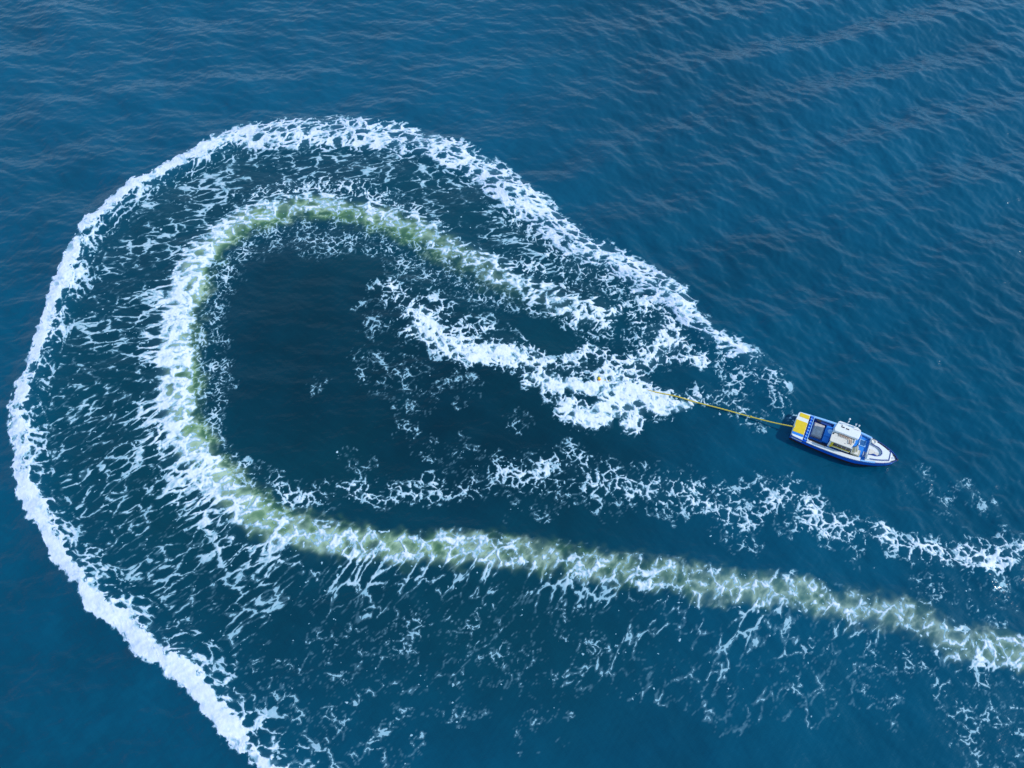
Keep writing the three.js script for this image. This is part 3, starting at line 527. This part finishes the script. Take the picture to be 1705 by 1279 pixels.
    part('screen_shelf', box(5.82, 6.55, 1.3, 1.36, 0.5, 1.1, 0.02), M['cream gelcoat'], cab);
  }
  // mast with aerials and lights on the port edge of the roof
  {
    const mast = part('mast', tube([[4.55, 2.55, -1.05], [4.55, 3.15, -1.08], [4.5, 3.5, -1.1]], 0.03), M['steel'], boat);
    part('aerial', tube([[5.3, 2.55, -1.02], [5.32, 3.0, -1.1], [5.33, 3.3, -1.12]], 0.02), M['steel'], boat);
    part('aerial_dome', new THREE.SphereGeometry(0.10, 16, 10).translate(4.5, 3.55, -1.1), M['white gelcoat'], mast);
    part('mast_light', new THREE.CylinderGeometry(0.06, 0.07, 0.14, 12).translate(4.55, 3.1, -1.08), M['white gelcoat'], mast);
    for (const x of [5.3, 5.62]) part('search_light', [new THREE.CylinderGeometry(0.10, 0.07, 0.14, 14).rotateZ(-Math.PI / 2).translate(x, 3.0, -1.12), new THREE.CylinderGeometry(0.02, 0.02, 0.34, 8).translate(x, 2.82, -1.12)], M['white gelcoat'], mast);
  }
  // foredeck: glass hatch, U-shaped bench, rails
  {
    const hat = part('deck_hatch', box(6.35, 7.05, 1.02, 1.1, -0.95, -0.2, 0.03), M['light blue paint'], boat);
    part('hatch_pane', box(6.43, 6.97, 1.095, 1.112, -0.87, -0.28, 0.01), mat('blue glass', 0.03, 0.12, 0.30, 0.1), hat);
    part('wheelhouse_rail', tube([[6.25, 1.05, -1.3], [6.28, 1.75, -1.1], [6.3, 1.8, -0.6], [6.32, 1.75, 0.2], [6.35, 1.2, 0.35]], 0.022, 30), M['steel'], boat);
    const step = part('boarding_ladder', tube([[7.05, 1.05, 0.28], [7.05, 1.12, 0.9]], 0.03, 8), M['white gelcoat'], boat);
    part('ladder_side', tube([[7.3, 1.05, 0.28], [7.3, 1.12, 0.9]], 0.03, 8), M['white gelcoat'], step);
    for (let k = 0; k < 4; k++) part('rung', tube([[7.05, 1.08 + k * 0.015, 0.35 + k * 0.16], [7.3, 1.08 + k * 0.015, 0.35 + k * 0.16]], 0.022, 4), M['grey hatch'], step);
    const U = (x0, x1, inset, n = 16) => outline(x0, x1, inset, n);
    const bow = part('bow_platform', plate(U(7.32, 10.02, 0.06), 1.32, 0.3, 0.04), M['white gelcoat'], boat);
    // bench: a raised U
    const outer_ = U(7.42, 9.55, 0.24), inner_ = [[7.41, -0.62], [8.2, -0.5], [8.55, -0.25], [8.66, 0.02], [8.55, 0.3], [8.2, 0.52], [7.41, 0.66]];
    const sh = new THREE.Shape([...outer_.map(([x, z]) => new THREE.Vector2(x, z)), ...inner_.slice().reverse().map(([x, z]) => new THREE.Vector2(x, z))]);
    const bg = new THREE.ExtrudeGeometry(sh, { depth: 0.12, bevelEnabled: true, bevelSize: 0.03, bevelThickness: 0.03, bevelSegments: 2, bevelOffset: -0.03 }); bg.rotateX(Math.PI / 2); bg.translate(0, 1.45, 0);
    part('bow_bench', bg, M['white gelcoat'], bow);
    part('bench_trim', tube(inner_.map(([x, z]) => [x, 1.47, z]), 0.05, 40), M['dark blue paint'], bow);
    const arc = (a, b, s, inset) => { const p = []; for (let i = 0; i <= 12; i++) { const x = lerp(a, b, i / 12); p.push([x, 1.475, s * (beam(x) - inset)]); } return p; };
    part('bench_trim', tube(arc(7.45, 7.8, -1, 0.22), 0.065, 12), M['dark rubber'], bow);
    part('bench_trim', tube(arc(7.95, 9.2, -1, 0.24), 0.065, 24), M['dark rubber'], bow);
    part('bench_trim', tube([...arc(9.25, 9.42, -1, 0.26).slice(0, 12), ...arc(7.7, 9.44, 1, 0.3).reverse()], 0.055, 50), M['dark blue paint'], bow);
    part('bench_cushion', box(7.46, 7.95, 1.30, 1.36, -0.1, 0.5, 0.03), M['cream gelcoat'], bow);
    part('floor_mat', box(7.98, 8.4, 1.30, 1.35, 0.02, 0.36, 0.02), M['cream gelcoat'], bow);
    part('anchor_bag', new THREE.SphereGeometry(0.2, 14, 10).scale(1.3, 0.5, 0.8).translate(8.0, 1.42, 0.5), M['dark blue paint'], bow);
    part('bow_cleat', [box(9.62, 9.86, 1.40, 1.44, -0.03, 0.03, 0.015), box(9.70, 9.78, 1.31, 1.41, -0.03, 0.03, 0.015)], M['steel'], bow);
    part('life_buoy', new THREE.TorusGeometry(0.2, 0.055, 10, 24).rotateX(Math.PI / 2).translate(7.62, 1.52, -0.9), M['cream gelcoat'], bow);
  }
  boat.userData = { label: 'blue and white motor boat with yellow stern panels towing a rope', category: 'boat' };
  return boat;
}
const boat = makeBoat();
{
  const A = [28.57, 5.16], B = [37.85, 9.40];
  boat.rotation.y = -Math.atan2(B[1] - A[1], B[0] - A[0]);
  boat.position.set(A[0], 0.02, A[1]);
  scene.add(boat);
}
// ---------------------------------------------------------------- tow rope from the stern to a float in the white water
{
  const rope = new THREE.Group(); rope.name = 'tow_rope';
  boat.updateMatrixWorld(); const start = new THREE.Vector3(-0.04, 1.1, 0.5).applyMatrix4(boat.matrixWorld);
  const way = [[26.60, 4.98], [24.35, 4.12], [21.45, 3.07], [18.77, 2.15], [16.96, 1.58], [15.14, 1.07], [13.04, 0.32], [11.18, -0.15], [9.29, -0.50]];
  const ys = [0.72, 0.4, 0.2, 0.14, 0.14, 0.10, -0.12, -0.14, 0.05];
  const pts = [start, ...way.map((p, i) => new THREE.Vector3(p[0], ys[i] + seaLevel(p[0], p[1]) * (i > 1 ? 1 : 0.4), p[1]))];
  const curve = new THREE.CatmullRomCurve3(pts);
  const strands = [];
  for (let k = 0; k < 3; k++) {                                 // three laid strands
    const c = []; const n = 420;
    for (let i = 0; i <= n; i++) { const t = i / n, p = curve.getPoint(t), a = t * 150 + k * 2.094; p.y += 0.03 * Math.sin(a); const g = curve.getTangent(t); p.x += -g.z * 0.03 * Math.cos(a); p.z += g.x * 0.03 * Math.cos(a); c.push(p); }
    strands.push(new THREE.TubeGeometry(new THREE.CatmullRomCurve3(c), n, 0.036, 6));
  }
  part('rope_line', strands, M['yellow rope'], rope);
  const kn = pts[2]; part('knot', [new THREE.TorusKnotGeometry(0.09, 0.04, 48, 6, 2, 3).translate(kn.x, kn.y, kn.z)], M['yellow rope'], rope);
  rope.userData = { label: 'long yellow tow rope stretched from the boat stern into the white spray', category: 'rope' };
  scene.add(rope);
  const e = pts[pts.length - 1], f = new THREE.Group(); f.name = 'tow_float';
  part('float_body', new THREE.LatheGeometry([[0, -0.34], [0.10, -0.33], [0.18, -0.24], [0.21, -0.08], [0.21, 0.02]].map((p) => new THREE.Vector2(...p)), 20), M['orange paint'], f);
  part('float_cap', new THREE.LatheGeometry([[0.212, 0.022], [0.20, 0.12], [0.15, 0.24], [0.06, 0.32], [0, 0.33]].map((p) => new THREE.Vector2(...p)), 20), M['yellow paint'], f);
  part('float_eye', new THREE.TorusGeometry(0.06, 0.02, 8, 16).translate(0, 0.37, 0), M['dark rubber'], f);
  f.position.set(e.x - 0.15, seaLevel(e.x, e.z) + 0.07, e.z); f.rotation.set(-0.9, 0.2, 0.25); f.scale.setScalar(0.8);
  f.userData = { label: 'tiny orange and yellow float at the end of the tow rope', category: 'float' };
  scene.add(f);
}
renderer.render(scene, camera);
